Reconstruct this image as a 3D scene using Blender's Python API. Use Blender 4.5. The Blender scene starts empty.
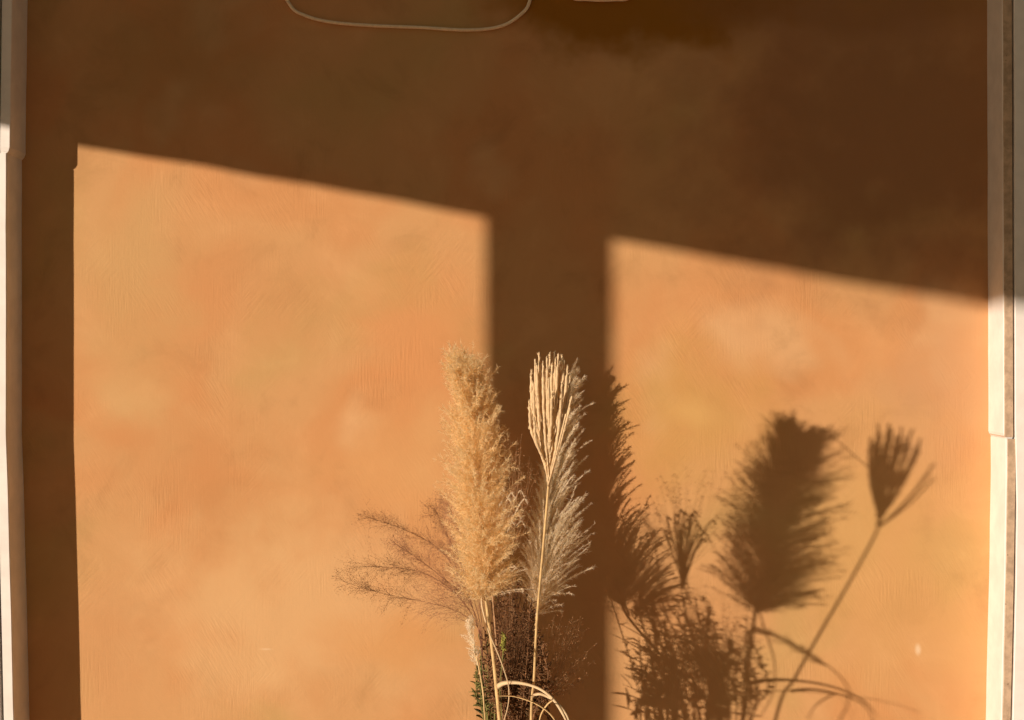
import bpy, math, random
import numpy as np
from mathutils import Vector, noise as mnoise

rng = random.Random(11)
C = bpy.context.scene.collection
S = 350.0            # photograph pixels per metre on the wall plane
F = 1400.0           # camera-to-wall distance in the same unit (4 m)
ZC = 1.5             # camera height
SUN = Vector((1.09, 1.0, -0.22))   # direction in which the sunlight travels

def P(x, y, p):
    """point that the photo shows at (x, y), standing p/350 m in front of the wall"""
    k = 1 - p / F
    return Vector(((x - 512) * k / S, -p / S, ZC + (360 - y) * k / S))

# ------------------------------------------------------------------ scene tree helpers
def tag(o, label=None, cat=None, group=None, kind=None):
    if label: o['label'] = label
    if cat: o['category'] = cat
    if group: o['group'] = group
    if kind: o['kind'] = kind
    return o

def thing(name, loc, label, cat, group=None):
    o = bpy.data.objects.new(name, None)
    o.empty_display_size = 0.05
    C.objects.link(o)
    o.location = loc
    return tag(o, label, cat, group, 'thing')

class MB:
    def __init__(s):
        s.v = []; s.f = []
    def tube(s, pts, rads, n=5, cap=True):
        pts = [Vector(p) for p in pts]
        if not hasattr(rads, '__len__'): rads = [rads] * len(pts)
        b0 = len(s.v); m = len(pts); ref = None
        for i, p in enumerate(pts):
            t = (pts[min(i + 1, m - 1)] - pts[max(i - 1, 0)])
            t = t.normalized() if t.length > 1e-9 else Vector((0, 0, 1))
            if ref is None:
                ref = t.cross(Vector((0.31, 0.77, 0.13)))
                if ref.length < 1e-3: ref = t.cross(Vector((1, 0, 0)))
            ref = (ref - t * ref.dot(t))
            ref = ref.normalized() if ref.length > 1e-9 else t.orthogonal().normalized()
            bi = t.cross(ref)
            for k in range(n):
                a = 2 * math.pi * k / n
                s.v.append(p + (ref * math.cos(a) + bi * math.sin(a)) * rads[i])
        for i in range(m - 1):
            for k in range(n):
                a = b0 + i * n + k; b = b0 + i * n + (k + 1) % n
                s.f.append((a, b, b + n, a + n))
        if cap:
            s.f.append(tuple(b0 + k for k in reversed(range(n))))
            s.f.append(tuple(b0 + (m - 1) * n + k for k in range(n)))
    def hair(s, a, d, L, w, bend=None):
        """one tapering hair: a bent ribbon of two faces ending in a point"""
        d = d.normalized()
        side = d.cross(Vector((rng.gauss(0, 1), rng.gauss(0, 1), rng.gauss(0, 1))))
        if side.length < 1e-6: side = d.orthogonal()
        side = side.normalized() * (w * .5)
        m = a + d * (L * .5)
        e = a + d * L
        if bend is not None: e = e + bend * L
        b = len(s.v)
        s.v += [a - side, a + side, m + side * .8, m - side * .8, e]
        s.f += [(b, b + 1, b + 2, b + 3), (b + 3, b + 2, b + 4)]
    def blob(s, c, d, L, w):
        """a small seed: six-sided spindle"""
        d = d.normalized(); o1 = d.orthogonal().normalized(); o2 = d.cross(o1)
        b = len(s.v)
        s.v.append(c - d * L * .5)
        for k in range(4):
            a = math.pi * k / 2
            s.v.append(c + (o1 * math.cos(a) + o2 * math.sin(a)) * w * .5)
        s.v.append(c + d * L * .5)
        for k in range(4):
            s.f.append((b, b + 1 + (k + 1) % 4, b + 1 + k))
            s.f.append((b + 5, b + 1 + k, b + 1 + (k + 1) % 4))
    def blade(s, pts, widths, nrm, thick=0.0006, fold=.25):
        """grass blade: a keeled strip with a top and an under side"""
        m = len(pts); b = len(s.v)
        for i, p in enumerate(pts):
            t = (pts[min(i + 1, m - 1)] - pts[max(i - 1, 0)]).normalized()
            side = t.cross(nrm)
            side = side.normalized() if side.length > 1e-6 else t.orthogonal().normalized()
            up = side.cross(t).normalized()
            w = widths[i] * .5
            s.v += [p - side * w + up * w * fold, p - up * thick, p + side * w + up * w * fold, p + up * thick]
        for i in range(m - 1):
            for k in range(4):
                a = b + 4 * i + k; c = b + 4 * i + (k + 1) % 4
                s.f.append((a, c, c + 4, a + 4))
        s.f.append((b + 3, b + 2, b + 1, b)); e = b + 4 * (m - 1)
        s.f.append((e, e + 1, e + 2, e + 3))
    def box(s, x0, x1, y0, y1, z0, z1):
        b = len(s.v)
        s.v += [Vector((x, y, z)) for z in (z0, z1) for x, y in ((x0, y0), (x1, y0), (x1, y1), (x0, y1))]
        s.f += [tuple(b + i for i in q) for q in ((3, 2, 1, 0), (4, 5, 6, 7), (0, 1, 5, 4), (1, 2, 6, 5), (2, 3, 7, 6), (3, 0, 4, 7))]
    def build(s, name, mat, parent=None, smooth=True):
        me = bpy.data.meshes.new(name)
        off = parent_origin(parent)
        me.from_pydata([tuple(v - off) for v in s.v], [], s.f)
        me.materials.append(mat)
        if smooth: me.polygons.foreach_set('use_smooth', [True] * len(me.polygons))
        me.update()
        o = bpy.data.objects.new(name, me)
        C.objects.link(o)
        if parent is not None: o.parent = parent
        return o

def parent_origin(o):
    v = Vector((0, 0, 0))
    while o is not None:
        v = v + Vector(o.location); o = o.parent
    return v

def spline(ctrl, n):
    """Catmull-Rom through the control points"""
    c = [Vector(p) for p in ctrl]
    c = [c[0] * 2 - c[1]] + c + [c[-1] * 2 - c[-2]]
    segs = len(c) - 3; out = []
    for i in range(n):
        u = i / (n - 1) * segs; k = min(int(u), segs - 1); t = u - k
        p0, p1, p2, p3 = c[k:k + 4]
        out.append(.5 * ((2 * p1) + (p2 - p0) * t + (2 * p0 - 5 * p1 + 4 * p2 - p3) * t * t + (3 * p1 - p0 - 3 * p2 + p3) * t ** 3))
    return out

def at(pts, t):
    u = max(0, min(1, t)) * (len(pts) - 1); k = min(int(u), len(pts) - 2)
    return pts[k].lerp(pts[k + 1], u - k), (pts[k + 1] - pts[k]).normalized()

def lerp(a, b, t): return a + (b - a) * t
def rvec(): return Vector((rng.gauss(0, 1), rng.gauss(0, 1), rng.gauss(0, 1)))

# ------------------------------------------------------------------ materials
def lin(r, g, b):
    f = lambda c: (c / 255 / 12.92) if c / 255 <= .04045 else ((c / 255 + .055) / 1.055) ** 2.4
    return (f(r), f(g), f(b), 1)

def new_mat(name):
    m = bpy.data.materials.new(name); m.use_nodes = True
    nt = m.node_tree; nt.nodes.clear()
    return m, nt, nt.nodes, nt.links

def ramp(nodes, stops, interp='EASE'):
    r = nodes.new('ShaderNodeValToRGB'); cr = r.color_ramp; cr.interpolation = interp
    cr.elements[0].position, cr.elements[0].color = stops[0]
    cr.elements[1].position, cr.elements[1].color = stops[-1]
    for p, c in stops[1:-1]:
        e = cr.elements.new(p); e.color = c
    return r

def noise_tex(nodes, links, coord, scale, detail=4, rough=.55, vec_scale=None, rot=0, dist=0):
    n = nodes.new('ShaderNodeTexNoise')
    n.inputs['Scale'].default_value = scale; n.inputs['Detail'].default_value = detail
    n.inputs['Roughness'].default_value = rough; n.inputs['Distortion'].default_value = dist
    if vec_scale:
        mp = nodes.new('ShaderNodeMapping'); mp.vector_type = 'TEXTURE'; mp.inputs['Scale'].default_value = tuple(1 / q for q in vec_scale)
        mp.inputs['Rotation'].default_value = (0, rot, 0)
        links.new(coord, mp.inputs['Vector']); links.new(mp.outputs[0], n.inputs['Vector'])
    else:
        links.new(coord, n.inputs['Vector'])
    return n

def mix(nodes, links, fac, a, b, mode='MIX'):
    m = nodes.new('ShaderNodeMix'); m.data_type = 'RGBA'; m.blend_type = mode
    for sock, v in ((m.inputs[0], fac), (m.inputs[6], a), (m.inputs[7], b)):
        if hasattr(v, 'is_linked') or hasattr(v, 'links'): links.new(v, sock)
        else: sock.default_value = v
    return m.outputs[2]

def math_node(nodes, links, op, a, b=0.0, clamp=False):
    m = nodes.new('ShaderNodeMath'); m.operation = op; m.use_clamp = clamp
    for i, v in enumerate((a, b)):
        if hasattr(v, 'links'): links.new(v, m.inputs[i])
        else: m.inputs[i].default_value = v
    return m.outputs[0]

def plaster():
    m, nt, N, L = new_mat('ochre_plaster')
    out = N.new('ShaderNodeOutputMaterial'); bs = N.new('ShaderNodeBsdfPrincipled')
    L.new(bs.outputs[0], out.inputs[0])
    bs.inputs['Roughness'].default_value = .82
    bs.inputs['Specular IOR Level'].default_value = .18
    tc = N.new('ShaderNodeTexCoord'); co = tc.outputs['Object']
    big = noise_tex(N, L, co, 1.7, 3, .5, dist=.3)
    mid = noise_tex(N, L, co, 5.5, 5, .6, dist=.5)
    c1 = ramp(N, [(.33, (.555, .335, .132, 1)), (.47, (.615, .336, .142, 1)), (.60, (.615, .300, .120, 1)), (.70, (.665, .385, .182, 1))])
    L.new(big.outputs[0], c1.inputs[0])
    c2 = ramp(N, [(.28, (.84, .83, .80, 1)), (.5, (1, 1, 1, 1)), (.74, (1.10, 1.13, 1.18, 1))])
    L.new(mid.outputs[0], c2.inputs[0])
    col = mix(N, L, .75, c1.outputs[0], c2.outputs[0], 'MULTIPLY')
    # limewash patches, dark patches at the top edge, painted shade at upper right
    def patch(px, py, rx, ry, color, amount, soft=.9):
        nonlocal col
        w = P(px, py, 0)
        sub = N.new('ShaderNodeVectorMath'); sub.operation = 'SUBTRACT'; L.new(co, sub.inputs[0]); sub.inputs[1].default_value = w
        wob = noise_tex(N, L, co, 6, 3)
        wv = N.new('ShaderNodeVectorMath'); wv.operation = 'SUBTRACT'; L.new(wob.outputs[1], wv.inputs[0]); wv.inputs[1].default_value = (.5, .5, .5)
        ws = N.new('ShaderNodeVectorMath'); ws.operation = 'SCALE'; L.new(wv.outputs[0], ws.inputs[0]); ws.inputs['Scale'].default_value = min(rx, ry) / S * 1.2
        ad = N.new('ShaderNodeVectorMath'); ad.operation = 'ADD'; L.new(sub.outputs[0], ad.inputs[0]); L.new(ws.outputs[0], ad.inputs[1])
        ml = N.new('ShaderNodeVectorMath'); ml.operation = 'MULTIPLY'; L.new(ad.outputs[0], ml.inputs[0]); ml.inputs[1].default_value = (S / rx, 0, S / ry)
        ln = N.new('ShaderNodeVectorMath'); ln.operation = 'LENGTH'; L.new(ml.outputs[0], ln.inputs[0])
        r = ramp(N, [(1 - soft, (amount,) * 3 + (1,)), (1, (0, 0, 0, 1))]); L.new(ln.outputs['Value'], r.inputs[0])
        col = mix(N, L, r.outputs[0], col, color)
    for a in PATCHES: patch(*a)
    L.new(col, bs.inputs['Base Color'])
    # trowel and brush marks
    ver = noise_tex(N, L, co, 1, 3, .6, (170, 170, 14))
    d1 = noise_tex(N, L, co, 1, 3, .6, (120, 120, 18), rot=.75)
    d2 = noise_tex(N, L, co, 1, 3, .6, (120, 120, 18), rot=-.55)
    msk = noise_tex(N, L, co, 2.6, 2); mr = ramp(N, [(.44, (0, 0, 0, 1)), (.56, (1, 1, 1, 1))]); L.new(msk.outputs[0], mr.inputs[0])
    msk2 = noise_tex(N, L, co, 3.7, 2); mr2 = ramp(N, [(.46, (0, 0, 0, 1)), (.58, (1, 1, 1, 1))]); L.new(msk2.outputs[0], mr2.inputs[0])
    h = mix(N, L, mr.outputs[0], ver.outputs[0], d1.outputs[0])
    h = mix(N, L, mr2.outputs[0], h, d2.outputs[0])
    amp = noise_tex(N, L, co, 4.3, 2); ar = ramp(N, [(.42, (.15, .15, .15, 1)), (.66, (1, 1, 1, 1))]); L.new(amp.outputs[0], ar.inputs[0])
    fine = noise_tex(N, L, co, 60, 3)
    b1 = N.new('ShaderNodeBump'); b1.inputs['Distance'].default_value = .0025
    L.new(math_node(N, L, 'MULTIPLY', ar.outputs[0], .6), b1.inputs['Strength']); L.new(h, b1.inputs['Height'])
    b2 = N.new('ShaderNodeBump'); b2.inputs['Distance'].default_value = .004; b2.inputs['Strength'].default_value = .10
    L.new(fine.outputs[0], b2.inputs['Height']); L.new(b1.outputs[0], b2.inputs['Normal'])
    L.new(b2.outputs[0], bs.inputs['Normal'])
    return m

# x, y, radius x, radius y (photo pixels on the wall), colour, strength
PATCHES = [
    (635, 2, 190, 64, (.33, .13, .006, 1), .95, .5),  # darker, more saturated patch at the top edge
    (850, 0, 220, 52, (.30, .13, .035, 1), .75, .6),  # dark patch further right along the top edge
    (900, 130, 300, 230, (.36, .172, .075, 1), .85, .8),  # weaker ambient light of the upper right, painted as a broad darkening
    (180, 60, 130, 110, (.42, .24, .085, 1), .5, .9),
    (690, 420, 130, 110, (.56, .335, .10, 1), .6, .95),
    (692, 414, 34, 24, (.70, .44, .16, 1), .4, .95),
    (240, 300, 190, 90, (.60, .285, .115, 1), .45, .9),
    (130, 290, 90, 150, (.57, .36, .15, 1), .6, .9),
    (425, 345, 95, 130, (.66, .29, .11, 1), .65, .9),
    (200, 480, 110, 110, (.58, .265, .10, 1), .6, .9),
    (410, 470, 130, 90, (.68, .37, .15, 1), .55, .9),
    (290, 610, 250, 130, (.70, .435, .205, 1), .8, .9),
    (560, 650, 160, 120, (.60, .36, .16, 1), .5, .9),
    (120, 400, 60, 40, (.64, .44, .20, 1), .4, .9),
    (960, 380, 110, 130, (.57, .32, .16, 1), .7, .9),
    (880, 560, 130, 200, (.64, .36, .13, 1), .5, .9),
    (400, 640, 110, 45, (.62, .285, .09, 1), .5, .9),
    (110, 640, 50, 120, (.57, .29, .12, 1), .5, .9),
    (918, 650, 4.5, 8, (.80, .66, .46, 1), .6, .9),
    (266, 649, 9, 1.6, (.78, .55, .32, 1), .6, .9),
]

def simple_rough(name, col, var=.12, scale=30, rough=.7, bump=.2, dist=.002, dark=None, spots=None):
    m, nt, N, L = new_mat(name)
    out = N.new('ShaderNodeOutputMaterial'); bs = N.new('ShaderNodeBsdfPrincipled')
    L.new(bs.outputs[0], out.inputs[0]); bs.inputs['Roughness'].default_value = rough
    bs.inputs['Specular IOR Level'].default_value = .25
    tc = N.new('ShaderNodeTexCoord')
    n = noise_tex(N, L, tc.outputs['Object'], scale, 5, .6)
    lo = tuple(c * (1 - var) for c in col[:3]) + (1,); hi = tuple(min(1, c * (1 + var)) for c in col[:3]) + (1,)
    r = ramp(N, [(.3, lo), (.7, hi)]); L.new(n.outputs[0], r.inputs[0])
    c = r.outputs[0]
    if dark:
        n2 = noise_tex(N, L, tc.outputs['Object'], spots or 90, 3, .6)
        r2 = ramp(N, [(.66, (0, 0, 0, 1)), (.74, (1, 1, 1, 1))]); L.new(n2.outputs[0], r2.inputs[0])
        c = mix(N, L, r2.outputs[0], c, dark)
    L.new(c, bs.inputs['Base Color'])
    b = N.new('ShaderNodeBump'); b.inputs['Strength'].default_value = bump; b.inputs['Distance'].default_value = dist
    L.new(n.outputs[0], b.inputs['Height']); L.new(b.outputs[0], bs.inputs['Normal'])
    return m

def plant_mat(name, col, var=.2, scale=60, transl=.35, tcol=None, rough=.6):
    m, nt, N, L = new_mat(name)
    out = N.new('ShaderNodeOutputMaterial')
    tc = N.new('ShaderNodeTexCoord')
    n = noise_tex(N, L, tc.outputs['Object'], scale, 3, .6)
    lo = tuple(c * (1 - var) for c in col[:3]) + (1,); hi = tuple(min(1, c * (1 + var)) for c in col[:3]) + (1,)
    r = ramp(N, [(.35, lo), (.65, hi)]); L.new(n.outputs[0], r.inputs[0])
    d = N.new('ShaderNodeBsdfPrincipled'); d.inputs['Roughness'].default_value = rough
    d.inputs['Specular IOR Level'].default_value = .25
    L.new(r.outputs[0], d.inputs['Base Color'])
    t = N.new('ShaderNodeBsdfTranslucent'); L.new(r.outputs[0], t.inputs['Color'])
    mx = N.new('ShaderNodeMixShader'); mx.inputs[0].default_value = transl
    L.new(d.outputs[0], mx.inputs[1]); L.new(t.outputs[0], mx.inputs[2]); L.new(mx.outputs[0], out.inputs[0])
    return m

M = dict(
    plaster=plaster(),
    paint=simple_rough('cream_frame_paint', (.87, .83, .77), .06, 14, .6, .25, .003),
    worn=simple_rough('weathered_frame_edge', (.55, .40, .27), .2, 40, .85, .5, .004, (.25, .16, .1, 1)),
    stone=simple_rough('pale_street_wall', (.50, .36, .24), .12, 5, .9, .3, .01),
    ground=simple_rough('sandy_ground', (.50, .33, .19), .2, 8, .95, .4, .01),
    cord=simple_rough('tan_cord', (.95, .74, .50), .08, 80, .6, .2, .001),
    pampas_gold=plant_mat('golden_pampas_hair', (.97, .79, .47), .03, 25, .5),
    pampas_cream=plant_mat('cream_pampas_hair', (.98, .87, .66), .03, 25, .45),
    straw=plant_mat('straw_stem', (.78, .55, .26), .15, 40, .12),
    pale_leaf=plant_mat('dry_pale_leaf', (.85, .66, .40), .1, 30, .25),
    spike=plant_mat('straw_seed_spike', (.90, .68, .40), .12, 90, .22),
    purple=plant_mat('purple_brown_grass', (.44, .21, .125), .25, 50, .3),
    smoke=plant_mat('brown_fine_grass', (.60, .36, .18), .3, 120, .3),
    green=plant_mat('olive_green_leaf', (.25, .23, .07), .4, 60, .3),
    lime=plant_mat('yellow_green_flower', (.42, .40, .085), .25, 90, .3),
    redherb=plant_mat('dark_red_brown_herb', (.25, .12, .05), .4, 70, .25),
    darkleaf=plant_mat('dark_green_leaf', (.045, .05, .016), .3, 40, .2),
)

# ------------------------------------------------------------------ the setting
def structure(mb, name, mat, parent=None, smooth=False):
    o = mb.build(name, mat, parent, smooth)
    o['kind'] = 'structure'
    return o

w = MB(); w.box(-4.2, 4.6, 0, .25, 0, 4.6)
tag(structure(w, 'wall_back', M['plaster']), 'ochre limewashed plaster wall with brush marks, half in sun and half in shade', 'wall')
g = MB(); g.box(-9, 9, -11, .3, -.2, 0)
tag(structure(g, 'floor', M['ground']), 'sandy paved ground at the foot of the ochre wall', 'ground')

# left side wall of the porch: a low pier and a long header, out of the frame, whose shade lies on the ochre wall
def side_x(p): return -1089 + .150 * (p - 600)
def slab(mb, p0, p1, z0, z1, t, wavy=False, n=1):
    rows = []
    for i in range(n + 1):
        p = lerp(p0, p1, i / n); x = side_x(p) / S; y = -p / S
        zz = z0 + (.007 * mnoise.noise(Vector((p / 58, 3.3, 0))) if wavy else 0)
        b = len(mb.v)
        mb.v += [Vector((x, y, zz)), Vector((x - t, y, zz)), Vector((x - t, y, z1)), Vector((x, y, z1))]
        rows.append(b)
    for a, b in zip(rows, rows[1:]):
        for k in range(4): mb.f.append((a + k, a + (k + 1) % 4, b + (k + 1) % 4, b + k))
    mb.f.append(tuple(rows[0] + k for k in (3, 2, 1, 0))); mb.f.append(tuple(rows[-1] + k for k in range(4)))
HEAD_Z = ZC + 350 / S
wl = MB()
slab(wl, 420, 1900, HEAD_Z, 4.4, .05, True, 90)
slab(wl, 943, 1033, 0, HEAD_Z + .03, .05)
tag(structure(wl, 'wall_left', M['stone']), 'pale porch side wall with a pier under a long header', 'wall')

def jamb(side):
    """painted frame beside the plaster: two blocks, the upper one a little proud, with a groove and an outer board"""
    left = side < 0
    name = 'trim_1' if left else 'trim_2'
    root = thing(name, P(-14 if left else 1038, 360, 0) * 1.0, 'cream painted frame with a stepped block joint along the %s edge of the ochre wall' % ('left' if left else 'right'), 'frame')
    root.location = (root.location.x, 0, 0); root['kind'] = 'structure'
    joint = 153 if left else 439
    h = 47.0
    zj = P(0, joint, h).z
    # inner edge of the jamb on the wall, in photo pixels as a function of the photo row
    if left:
        up = lambda y: lerp(27.5, 25.5, y / 150); lo = lambda y: 21.8 + 7.6 * (max(0, min(y, 760) - 430) / 290) ** .85
    else:
        up = lambda y: lerp(987, 988.5, y / 440); lo = lambda y: 990.8 - 5.2 * (max(0, y - 445) / 275) ** 1.4
    def xin(z):
        y = 360 - (z - ZC) * S
        return up(y) if z >= zj else lo(y)
    def col(z0, z1, d0, d1, hh, nm, mat, rows, inner=True, lip=False, parent=root):
        """d0..d1: distance outward from the inner edge, hh: how far it stands out of the wall"""
        mb = MB(); rr = []
        zs = [lerp(z0, z1, i / rows) for i in range(rows + 1)]
        if lip: zs = [z0, z0 + .006, z0 + .016] + zs[1:]
        for i, z in enumerate(zs):
            xi = (xin(z + (1e-4 if z0 >= zj - .001 else -1e-4)) - 512)
            j = 1.1 * mnoise.noise(Vector((z * 9, side * 4.0, 1.7 + d0))) * .35
            sh = 0
            if lip and i == 0: sh = 3.2
            if lip and i == 1: sh = 1.2
            a = (xi + side * (d0 + sh) + j) / S; fl = (-side * 1.4 / S) if inner else 0; b = (xi + side * d1) / S
            y1 = -(hh - sh * .5) / S
            e = .6 / S * side
            q = len(mb.v)
            mb.v += [Vector((a, 0, z)), Vector((a + fl, y1 + .6 / S, z)), Vector((a + fl + e, y1, z)), Vector((b, y1, z)), Vector((b, 0, z))]
            rr.append(q)
        for a, b in zip(rr, rr[1:]):
            for k in range(4): 
                f = (a + k, a + k + 1, b + k + 1, b + k)
                mb.f.append(f if left else f[::-1])
        bot = tuple(rr[0] + k for k in range(5)); top = tuple(rr[-1] + k for k in reversed(range(5)))
        mb.f.append(bot if not left else bot[::-1]); mb.f.append(top if not left else top[::-1])
        return structure(mb, nm, mat, parent)
    band = 8.2 if left else 7.6
    top = 4.4
    # inner stone-like post, painted, upper and lower block
    a = col(zj, top, 0, band, h, 'jamb_block', M['paint'], 40, lip=True)
    b = col(0, zj, 0, band, h, 'jamb_block', M['paint'], 40)
    # worn front strip on the sunny edge
    if not left:
        col(zj + .006, top, .8, band + .05, h + .7, 'front_strip', M['worn'], 40)
        col(0, zj, 1.2, band + .05, h + .5, 'front_strip', M['worn'], 40)
    # groove bottom and outer board
    col(0, top, band - .2, band + 4.6, h - 16, 'groove', M['worn'], 6)
    col(0, top, band + (3.6 if left else 3.2), 150, h + 2, 'outer_board', M['paint'], 20)
    return root
jamb(-1); jamb(1)

# ------------------------------------------------------------------ cords on the upper wall
def cord(ctrl, label, r=1.75):
    pts = [P(x, y, 2.2) for x, y in ctrl]
    c0 = pts[0]
    mb = MB(); sp = spline(pts, 90)
    mb.tube(sp, r / S, 8)
    o = mb.build('wall_cord', M['cord'])
    return tag(o, label, 'cord', None)
cord([(400, -150), (320, -140), (278, -90), (276, -30), (290, 5), (305, 15.5), (330, 22), (370, 25.5), (420, 27.5), (468, 30), (500, 26.5), (520, 15), (530, 0), (534, -40), (520, -110), (470, -148), (400, -151)],
     'long pale cord looped flat against the upper wall, left of the short one')
cord([(590, -120), (552, -80), (551, -30), (570, -4), (587, -.6), (614, -.4), (632, -5), (644, -40), (636, -90), (592, -121)],
     'short pale cord showing as a thin line at the top edge beside the looped cord')

# ------------------------------------------------------------------ plants
def floor_pt(x, p, dx=0): return Vector(((x - 512) * (1 - p / F) / S + dx, -p / S, 0.0))

def plume_mesh(axis, n_br, length, ang0, ang1, hairs, hair_len, hair_w, br_r, bias=(0, 0), t0=0.0, t1=.97, droop=.25, lowpow=1.0, wall_cut=1.0, bend_up=.5, spread=.55, flat=None):
    mb = MB()
    mb.tube(axis, [lerp(.0022, .0006, i / (len(axis) - 1)) for i in range(len(axis))], 5)
    for i in range(n_br):
        t = lerp(t0, t1, ((i + rng.random()) / n_br) ** lowpow)
        o, tg = at(axis, t)
        az = rng.random() * 2 * math.pi
        r1 = tg.cross(Vector((0, 1, 0))).normalized(); r2 = tg.cross(r1).normalized()
        rad = r1 * math.cos(az) + r2 * math.sin(az)
        k = 1 + bias[0] * rad.x + bias[1] * -rad.y
        if rad.y > 0: k *= lerp(1, wall_cut, rad.y)
        if flat is not None: k *= lerp(flat[1], flat[2], abs(rad.x * flat[0][0] + rad.y * flat[0][1]))
        L = length(t) * k * rng.uniform(.6, 1.12)
        a = lerp(ang0, ang1, t) * rng.uniform(.65, 1.25)
        d = tg * math.cos(a) + rad * math.sin(a)
        pts = [o]; n = 7
        dr = d.copy()
        for s in range(n):
            u = s / n
            dr = (dr + tg * (bend_up * .18 * (1 - u)) + Vector((0, 0, -1)) * (droop * .35 * u * u) + rvec() * .05).normalized()
            pts.append(pts[-1] + dr * (L / n))
        mb.tube(pts, [lerp(br_r, br_r * .35, s / n) for s in range(n + 1)], 3, cap=False)
        for q in range(int(hairs * max(.3, k))):
            u = rng.random() ** .8
            hp, ht = at(pts, .08 + .92 * u)
            hd = ht + rvec() * spread
            mb.hair(hp, hd, hair_len * rng.uniform(.5, 1.25) * (1 - .35 * u), hair_w, rvec() * .12 + Vector((0, 0, -.08)))
    return mb

# --- the tall golden pampas plume on the left
base = floor_pt(508, 215)
pg = thing('pampas_plume', base, 'tall golden pampas plume standing left of the straw fan, pale against the sunlit wall', 'pampas grass', 'pampas plumes')
ax = spline([P(484, 601, 246), P(481, 540, 258), P(477, 470, 272), P(473, 414, 286), P(466, 385, 295)], 40)
def lenL(t): return .152 * (1.0 - .10 * t - .46 * t ** 6) * (1 if t > .06 else .85)
plume_mesh(ax, 1300, lenL, 1.05, .46, 95, .0200, .00078, .00034, bias=(.06, 0), droop=.45, spread=.7, flat=((.22, -.975), .42, 1.2), t1=.995).build('plume', M['pampas_gold'], pg)
tf = spline([P(487, 598, 248), P(490, 588, 250), P(492, 572, 252)], 10)
plume_mesh(tf, 46, lambda t: .072, 1.15, .8, 60, .014, .0009, .0004, bias=(.6, .2), droop=.55, t1=.95, spread=.5).build('tuft', M['pampas_cream'], pg)
st = spline([base, P(503, 760, 218), P(499, 715, 224), P(493, 655, 232), P(486, 600, 243), P(485, 590, 247)], 40)
mb = MB(); mb.tube(st, [lerp(.0055, .0036, i / 39) for i in range(40)], 8); mb.build('stem', M['straw'], pg)
# broad arching leaf from the stem
lf = spline([P(497, 687, 229), P(505, 683, 236), P(520, 683, 250), P(538, 688, 264), P(552, 698, 278), P(562, 712, 288), P(570, 730, 294)], 30)
mb = MB(); mb.blade(lf, [lerp(.0135, .0075, min(1, i / 12)) * (1 if i < 24 else lerp(1, .3, (i - 24) / 5)) for i in range(30)], Vector((.1, -.9, .4))); mb.build('leaf', M['pale_leaf'], pg)
lf = spline([P(498, 696, 228), P(516, 697, 262), P(536, 704, 296), P(550, 714, 322), P(559, 727, 342)], 24)
mb = MB(); mb.blade(lf, [lerp(.008, .003, i / 23) for i in range(24)], Vector((.05, -.5, .8))); mb.build('leaf', M['straw'], pg)
# dry blade that hangs beside the stem
lf = spline([P(482, 590, 250), P(482, 606, 251), P(489, 632, 252), P(499, 656, 250), P(506, 676, 246), P(509, 690, 243), P(508, 706, 240), P(503, 724, 236)], 36)
mb = MB(); mb.tube(lf, [.0024 * (1 - .5 * i / 35) for i in range(36)], 6); mb.build('dry_stalk', M['pale_leaf'], pg)
# --- the white-edged pampas plume behind the fan
base = floor_pt(522, 178)
pr = thing('pampas_plume', base, 'cream pampas plume with white feathery tufts on its right side, behind the straw fan', 'pampas grass', 'pampas plumes')
ax = spline([P(537, 612, 86), P(543, 560, 64), P(549, 500, 46), P(557, 430, 36), P(567, 380, 30)], 40)
def lenR(t): return .144 * (1.0 - .42 * t - .22 * t ** 4)
plume_mesh(ax, 820, lenR, .95, .40, 120, .0170, .00085, .0004, bias=(.36, .14), wall_cut=.35, droop=.5, bend_up=.6, t0=.04, lowpow=1.08, spread=.42).build('plume', M['pampas_cream'], pr)
tf = spline([P(536, 616, 92), P(539, 596, 96), P(542, 578, 98)], 12)
plume_mesh(tf, 70, lambda t: .074, 1.05, .8, 80, .015, .0009, .0005, bias=(.5, .3), wall_cut=.4, droop=.8, t1=.85, spread=.4).build('tuft', M['pampas_cream'], pr)
st = spline([base, P(527, 740, 178), P(530, 700, 160), P(533, 655, 120), P(537, 612, 84), P(540, 590, 76)], 40)
mb = MB(); mb.tube(st, [lerp(.0042, .0026, i / 39) for i in range(40)], 8); mb.build('stem', M['straw'], pr)

# --- the straw fan in front
base = floor_pt(530, 188)
fg = thing('fan_grass_stalk', base, 'straw coloured grass head opening in a straight fan of seed spikes', 'ornamental grass')
fb = P(548, 492, 309)
st = spline([base, P(531, 730, 227), P(534, 680, 243), P(537, 620, 266), P(543, 550, 291), fb, P(549, 470, 311)], 50)
mb = MB(); mb.tube(st, [lerp(.0036, .0026, i / 49) for i in range(50)], 8); mb.build('stem', M['straw'], fg)
tips = [(531, 374, 302), (533, 386, 313), (535, 362, 308), (537, 368, 316), (539, 357, 304), (541, 380, 298), (543, 366, 318), (545, 372, 301), (547, 361, 311), (550, 357, 306),
        (552, 368, 320), (554, 355, 303), (556, 362, 314), (558, 357, 322), (560, 366, 300), (562, 359, 309), (564, 363, 317), (566, 372, 304), (568, 369, 323), (549, 382, 326), (557, 384, 296),
        (538, 400, 311), (562, 386, 325), (529, 404, 306), (570, 380, 320), (552, 394, 328), (544, 398, 299), (566, 396, 316), (534, 420, 315)]
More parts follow.
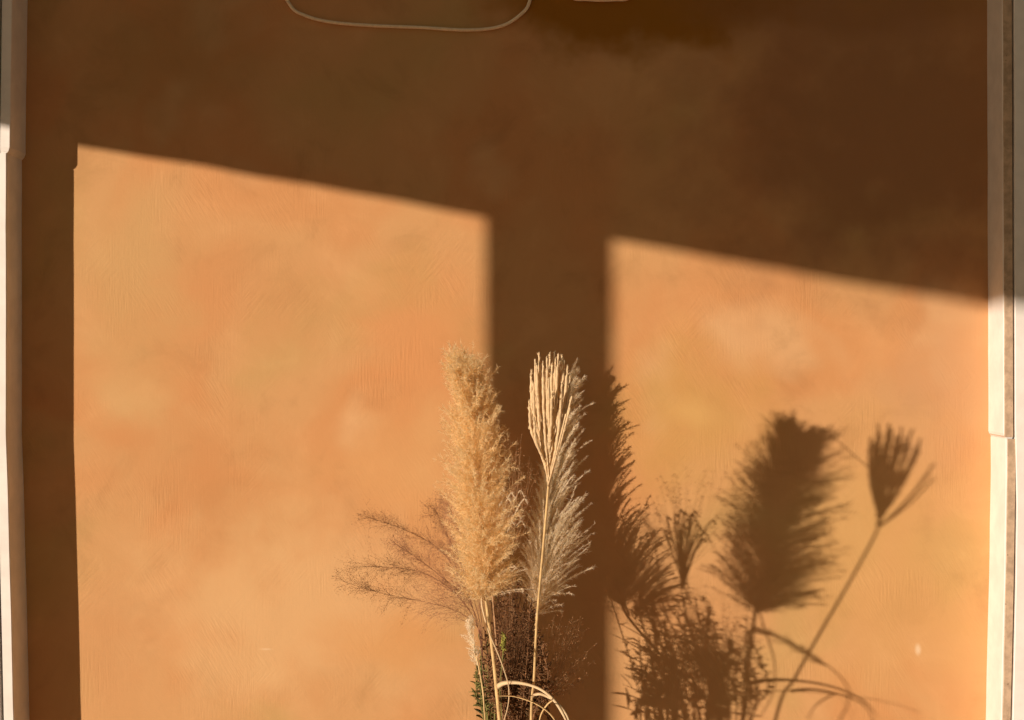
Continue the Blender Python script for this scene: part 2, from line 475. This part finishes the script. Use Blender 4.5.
for (tx, ty, tp) in tips:
    y0 = rng.uniform(455, 488)
    o0 = P(548 + rng.uniform(-1.5, 1.5), y0, 310 + rng.uniform(-2, 2))
    tip = P(tx, ty - 3, tp + 13)
    midp = o0.lerp(tip, .5) + Vector(((tx - 550) * .0006, 0, 0))
    sp = spline([o0, midp, tip], 26)
    sp = [q + Vector((rng.gauss(0, .0005), rng.gauss(0, .0005), 0)) for q in sp]
    mb = MB()
    mb.tube(sp, [(.0014 + .0017 * min(1, i / 12) + (.0012 * rng.random() if i > 6 else 0)) * (1 if i < 23 else .6) for i in range(26)], 5)
    for q in range(78):
        u = rng.uniform(.14, 1); c, tg = at(sp, u)
        dd = (tg + rvec() * .22).normalized()
        mb.blob(c + dd * .003 + rvec() * .0008, dd, .010, .0030)
    for q in range(20):
        u = rng.uniform(.6, 1); c, tg = at(sp, u)
        mb.hair(c, tg + rvec() * .35, .008, .0005)
    mb.build('seed_spike', M['spike'], fg)
# two spikes that break away to the right, seen from the sun's side
for (tx, ty, tp) in ((572, 396, 346), (566, 414, 350), (570, 408, 343)):
    o0 = P(548, 486, 312); tip = P(tx, ty, tp); sp = spline([o0, o0.lerp(tip, .5) + Vector((0, -.006, -.004)), tip], 22)
    mb = MB(); mb.tube(sp, [.0022] * 22, 5)
    for q in range(40):
        c, tg = at(sp, rng.uniform(.3, 1)); dd = (tg + rvec() * .25).normalized(); mb.blob(c + dd * .003, dd, .009, .0026)
    mb.build('seed_spike', M['spike'], fg)
lf = spline([P(548, 470, 311), P(547, 425, 309), P(543, 398, 289), P(541, 377, 268), P(540, 374, 262), P(538, 384, 259)], 24)
mb = MB(); mb.blade(lf, [lerp(.009, .005, i / 23) for i in range(24)], Vector((.8, -.6, .2))); mb.build('leaf', M['straw'], fg)
lf = spline([P(532, 696, 240), P(540, 694, 252), P(550, 698, 264), P(560, 706, 276), P(568, 718, 284), P(573, 738, 288)], 24)
mb = MB(); mb.blade(lf, [lerp(.009, .004, i / 23) for i in range(24)], Vector((.1, -.9, .4))); mb.build('leaf', M['pale_leaf'], fg)
lf = spline([P(553, 700, 266), P(547, 705, 262), P(541, 715, 256), P(538, 730, 252)], 16)
mb = MB(); mb.blade(lf, [lerp(.005, .003, i / 15) for i in range(16)], Vector((.05, -.7, .6))); mb.build('leaf', M['straw'], fg)

# --- small curled head between the plumes
base = floor_pt(512, 190)
cg = thing('feather_grass_stalk', base, 'small cream grass head with curled tips rising between the two pampas plumes', 'ornamental grass')
fb = P(493, 586, 172)
st = spline([base, P(503, 720, 186), P(497, 650, 180), P(493, 600, 174), fb], 30)
mb = MB(); mb.tube(st, [lerp(.0030, .0022, i / 29) for i in range(30)], 6); mb.build('stem', M['smoke'], cg)
for (tx, ty, tp) in [(490, 498, 160), (497, 492, 170), (504, 496, 156), (510, 494, 166), (519, 492, 161), (523, 500, 174), (487, 512, 175), (514, 508, 155), (500, 505, 179), (509, 520, 181), (520, 522, 168), (494, 503, 164), (501, 490, 163), (507, 500, 171), (513, 501, 159), (492, 520, 158), (505, 510, 177), (498, 514, 152), (516, 514, 172)]:
    tip = P(tx, ty, tp); o0 = P(493 + rng.uniform(-1, 1), rng.uniform(560, 582), 171)
    md = o0.lerp(tip, .62) + Vector((-.004, 0, .012))
    curl = tip + Vector((.012, 0, -.008))
    sp = spline([o0, md, tip, curl], 18)
    mb = MB(); mb.tube(sp, [.0017] * 18, 4)
    for q in range(70):
        c, tg = at(sp, rng.uniform(.3, 1)); mb.hair(c, tg + rvec() * .4, rng.uniform(.007, .013), .0007)
    mb.build('seed_spike', M['pampas_cream'], cg)

# --- fine purple grass arching to the left
def fine_spray(mb, sp, n, L0, w, spread, seeds, u0=.15):
    for q in range(n):
        u = u0 + (1 - u0) * rng.random() ** .85
        c, tg = at(sp, u)
        d = (tg + rvec() * spread).normalized()
        L = L0 * (1 - .6 * u) * rng.uniform(.4, 1.3)
        e = c + d * L
        mb.tube([c, c + d * L * .5 + rvec() * .002, e + Vector((0, 0, -.1 * L))], [w, w * .8, w * .5], 3, cap=False)
        for z in range(seeds):
            f = rng.uniform(.35, 1); s0 = c + d * L * f
            d2 = (d + rvec() * .6).normalized(); l2 = rng.uniform(.006, .018)
            mb.hair(s0, d2, l2, w * 1.5)
            mb.blob(s0 + d2 * l2, d2, .0030, .0012)
base = floor_pt(492, 168)
pm = thing('muhly_grass_spray', base, 'wispy purple brown grass spraying out to the left of the golden plume', 'ornamental grass')
fans = [
    [(478, 628, 166), (464, 585, 163), (440, 550, 159), (405, 530, 154), (368, 517, 150)],
    [(478, 628, 166), (458, 596, 166), (430, 576, 166), (400, 568, 164), (358, 566, 162)],
    [(480, 632, 166), (460, 613, 170), (430, 603, 174), (390, 595, 176), (345, 582, 176)],
    [(480, 624, 166), (467, 578, 160), (452, 545, 152), (436, 512, 146)],
    [(481, 616, 166), (472, 570, 168), (462, 538, 172), (447, 503, 176)],
    [(480, 630, 166), (468, 600, 178), (448, 582, 190), (420, 560, 200), (402, 548, 204)],
]
for c in fans:
    root_pts = [base, P(487, 720, 167), P(483, 670, 166)]
    stem_sp = spline(root_pts + [P(*q) for q in c], 40)
    mb = MB(); mb.tube(stem_sp, [lerp(.0014, .0003, i / 39) for i in range(40)], 4)
    sm = mb.build('flower_stem', M['purple'], pm)
    sp = spline([P(*q) for q in c], 24)
    mb = MB(); fine_spray(mb, sp, 200, .115, .00018, .55, 6, .03); mb.build('panicle', M['purple'], sm)

# --- fine brown panicles: one high between the plumes, one low on the right
def cloud_grass(base, stem_ctrl, head, n, label, rad, mat='smoke'):
    t = thing('love_grass_spray', base, label, 'ornamental grass', 'fine brown grasses')
    for k in range(3):
        sp = spline([base] + [P(x + k * 2 - 2, y, p) for x, y, p in stem_ctrl], 24)
        mb = MB(); mb.tube(sp, [lerp(.0014, .0006, i / 23) for i in range(24)], 4); mb.build('stem', M[mat], t)
    mb = MB(); o0 = P(*stem_ctrl[-1])
    for q in range(n):
        x, y, p = head(); e = P(x, y, p)
        s0 = o0.lerp(e, rng.uniform(.0, .35))
        md = s0.lerp(e, .55) + rvec() * .006
        mb.tube([s0, md, e], [.0004, .0003, .0002], 3, cap=False)
        for z in range(7):
            f = rng.uniform(.4, 1); c = md.lerp(e, f); d2 = rvec().normalized(); l2 = rng.uniform(.004, .014)
            mb.hair(c, d2, l2, .0003); mb.blob(c + d2 * l2, d2, rng.uniform(.003, .0065), .0022)
    mb.build('panicle', M[mat], t)
    return t
def head_mid():
    a = rng.random() * 2 * math.pi; r = rng.random() ** .5
    return 516 + 23 * r * math.cos(a), 478 + 45 * r * math.sin(a), 150 + rng.uniform(-40, 40)
cloud_grass(floor_pt(516, 186), [(514, 720, 182), (512, 640, 170), (512, 560, 158)], head_mid, 48, 'airy brown grass cloud in the dark gap between the two pampas plumes', .05)
def head_low():
    a = rng.random() * 2 * math.pi; r = rng.random() ** .5
    return 566 + 33 * r * math.cos(a), 652 + 42 * r * math.sin(a), 150 + rng.uniform(-30, 30)
cloud_grass(floor_pt(528, 168), [(532, 740, 165), (540, 716, 158), (546, 700, 154)], head_low, 90, 'low airy brown grass speckling the shadow to the right of the stems', .05)
def head_stem():
    a = rng.random() * 2 * math.pi; r = rng.random() ** .5
    return 515 + 22 * r * math.cos(a), 630 + 48 * r * math.sin(a), 180 + rng.uniform(-35, 35)
cloud_grass(floor_pt(520, 190), [(518, 740, 190), (516, 715, 186), (514, 690, 182)], head_stem, 150, 'dense reddish brown grass filling the space between the two pale stems', .05, 'redherb')

# --- small pink-white fluffy head at the left of the stems
base = floor_pt(496, 262)
ft = thing('foxtail_stalk', base, 'short fluffy pinkish grass head at the left foot of the bunch, above a dark leaf', 'ornamental grass')
st = spline([base, P(489, 760, 312), P(485, 720, 326), P(483, 692, 328), P(479, 668, 316), P(476, 655, 304)], 30)
mb = MB(); mb.tube(st, [.0019] * 30, 6); mb.build('stem', M['straw'], ft)
ax = spline([P(478, 665, 312), P(474, 648, 296), P(470, 628, 272), P(470, 622, 258)], 14)
plume_mesh(ax, 60, lambda t: .036, .7, .35, 36, .012, .0006, .0003, droop=.3).build('seed_head', M['pampas_cream'], ft)

# --- leafy herbs low in the bunch
def leaf_shape(mb, o, d, L, w, nrm):
    d = d.normalized(); n = 6; pts = [o + d * (L * i / n) + Vector((0, 0, -.15 * L * (i / n) ** 2)) for i in range(n + 1)]
    mb.blade(pts, [max(.0006, w * math.sin(math.pi * (.06 + .90 * i / n)) ** .8) for i in range(n + 1)], nrm, .0004)
def herb(base, label, stems, mat_stem, mat_leaf, nleaf, L, w, cat='herb', name='leafy_herb', u0=.5, seeds=None):
    t = thing(name, base, label, cat)
    for c in stems:
        sp = spline([base + Vector((rng.gauss(0, .01), rng.gauss(0, .01), 0)) * 1.0] + [P(*q) for q in c], 26)
        mb = MB(); mb.tube(sp, [lerp(.0022, .0010, i / 25) for i in range(26)], 5)
        s = mb.build('stem', M[mat_stem], t)
        mb = MB()
        for q in range(nleaf):
            u = rng.uniform(u0, 1); o, tg = at(sp, u)
            d = rvec(); d.z = abs(d.z) * .9 + .1
            leaf_shape(mb, o, d, L * rng.uniform(.3, 1.35), w * rng.uniform(.4, 1.2), rvec().normalized())
        n1 = len(mb.f)
        if seeds:
            for q in range(70):
                o, tg = at(sp, rng.uniform(u0, 1)); d = rvec().normalized(); l = rng.uniform(.004, .022)
                mb.hair(o, d, l, .0004); mb.blob(o + d * l, d, rng.uniform(.002, .0055), rng.uniform(.0014, .0026))
        fo = mb.build('foliage', M[mat_leaf], s)
        if seeds:
            fo.data.materials.append(M[seeds])
            for pl in fo.data.polygons[n1:]: pl.material_index = 1
    return t
gs = []
for k in range(18):
    x = 478 + rng.uniform(-4, 27); p = rng.uniform(125, 180)
    gs.append([(lerp(495, x, .5), 735, p), (lerp(492, x, .9), 700, p), (x, rng.uniform(630, 690), p + rng.uniform(-10, 10))])
herb(floor_pt(494, 150), 'olive green leafy herb around the foot of the golden plume stem', gs, 'green', 'green', 24, .024, .0062, u0=.42)
rs = []
for k in range(50):
    x = rng.uniform(490, 541); p = rng.uniform(132, 205); pt = p - rng.uniform(0, 40)
    rs.append([(lerp(515, x, .6), 740, p), (x + rng.uniform(-7, 7), 695, p + rng.uniform(-12, 12)), (x + rng.uniform(-6, 6), 662, lerp(p, pt, .35)), (x + rng.uniform(-9, 9), rng.uniform(562, 650) + abs(x - 512) * 1.1, pt)])
herb(floor_pt(518, 182), 'dark reddish brown herb with tiny leaves between the stems, lowest in the bunch', rs, 'redherb', 'redherb', 80, .019, .0052, u0=.28, seeds='smoke')
red = C.objects[-1]
while red.parent is not None: red = red.parent
# narrow pointed leaves added behind the herb to cast bristle shadows on the wall
for (tx, ty), (bx, by) in (((503, 622), (545, 668)), ((508, 640), (548, 682)), ((517, 655), (552, 694)), ((531, 672), (566, 706)), ((516, 678), (560, 716)), ((540, 690), (574, 726)), ((528, 700), (566, 736)), ((546, 706), (574, 740)), ((510, 612), (538, 650))):
    o, e = P(lerp(bx, 530, .45), by, 120), P(tx, ty, 98)
    mb = MB(); leaf_shape(mb, o, e - o, (e - o).length, .010, Vector((.5, -.6, .5))); mb.build('leaf', M['redherb'], red)
t = thing('flowering_herb', floor_pt(506, 205), 'yellow green flower spike upright between the pale pampas stem and the bent dry stalk', 'herb')
sp = spline([Vector(t.location), P(502, 730, 205), P(500, 690, 206), P(503, 655, 207), P(504, 635, 207)], 24)
mb = MB(); mb.tube(sp, .0016, 5); mb.build('stem', M['green'], t)
mb = MB()
for q in range(170):
    o, tg = at(sp, rng.uniform(.80, 1)); d = rvec(); mb.blob(o + d.normalized() * rng.uniform(.001, .008), d + Vector((0, 0, 1)), .0075, .0042)
mb.build('flower_spike', M['lime'], t)
# broad dark leaves at the left foot
t = thing('broadleaf_plant', floor_pt(492, 135), 'dark green pointed leaves poking out at the left foot of the bunch', 'plant')
sp = spline([Vector(t.location), P(488, 725, 135), P(483, 705, 133), P(480, 690, 131)], 20)
mb = MB(); mb.tube(sp, .0018, 5); mb.build('stem', M['green'], t)
for (a, b, L, w, mt) in [((486, 699, 132), (471, 693, 126), 0, .011, 'darkleaf'), ((486, 716, 134), (474, 706, 124), 0, .010, 'darkleaf'), ((484, 712, 130), (492, 690, 122), 0, .010, 'green'),
                         ((484, 720, 132), (476, 712, 150), 0, .012, 'green'), ((486, 690, 132), (478, 672, 128), 0, .008, 'darkleaf'), ((486, 725, 134), (497, 704, 128), 0, .012, 'green'),
                         ((485, 675, 140), (481, 656, 136), 0, .007, 'green')]:
    o, e = P(*a), P(*b); mb = MB(); leaf_shape(mb, o, e - o, (e - o).length, w, Vector((.3, -.6, .7))); mb.build('leaf', M[mt], t)

# ------------------------------------------------------------------ light
sd = bpy.data.lights.new('sun', 'SUN'); sd.energy = 4.72; sd.angle = math.radians(.62); sd.color = (1, .83, .68)
so = bpy.data.objects.new('sun', sd); C.objects.link(so)
so.location = (-6, -6, 4); so.rotation_euler = SUN.to_track_quat('-Z', 'Y').to_euler()
wd = bpy.data.worlds.new('evening_sky'); bpy.context.scene.world = wd; wd.use_nodes = True
wn = wd.node_tree.nodes; wl_ = wd.node_tree.links; bg = wn['Background']
wt = wn.new('ShaderNodeTexCoord'); dt = wn.new('ShaderNodeVectorMath'); dt.operation = 'DOT_PRODUCT'
wl_.new(wt.outputs['Generated'], dt.inputs[0]); dt.inputs[1].default_value = -SUN.normalized()
wr = ramp(wn, [(0.0, (.38, .385, .32, 1)), (.55, (.56, .565, .45, 1)), (.82, (.95, .88, .66, 1)), (1.0, (3.0, 2.5, 1.7, 1))])
hf = math_node(wn, wl_, 'ADD', math_node(wn, wl_, 'MULTIPLY', dt.outputs['Value'], .5), .5)
wl_.new(hf, wr.inputs[0]); wl_.new(wr.outputs[0], bg.inputs[0]); bg.inputs[1].default_value = .135

# ------------------------------------------------------------------ camera
cd = bpy.data.cameras.new('camera'); co = bpy.data.objects.new('camera', cd); C.objects.link(co)
co.location = (0, -F / S, ZC); co.rotation_euler = (math.pi / 2, 0, 0)
cd.sensor_width = 36; cd.lens = F / 1024 * 36; cd.clip_start = .05
sc = bpy.context.scene; sc.camera = co
sc.view_settings.view_transform = 'Standard'; sc.view_settings.look = 'None'
sc.view_settings.gamma = 1; sc.view_settings.use_curve_mapping = False; sc.view_settings.exposure = 0
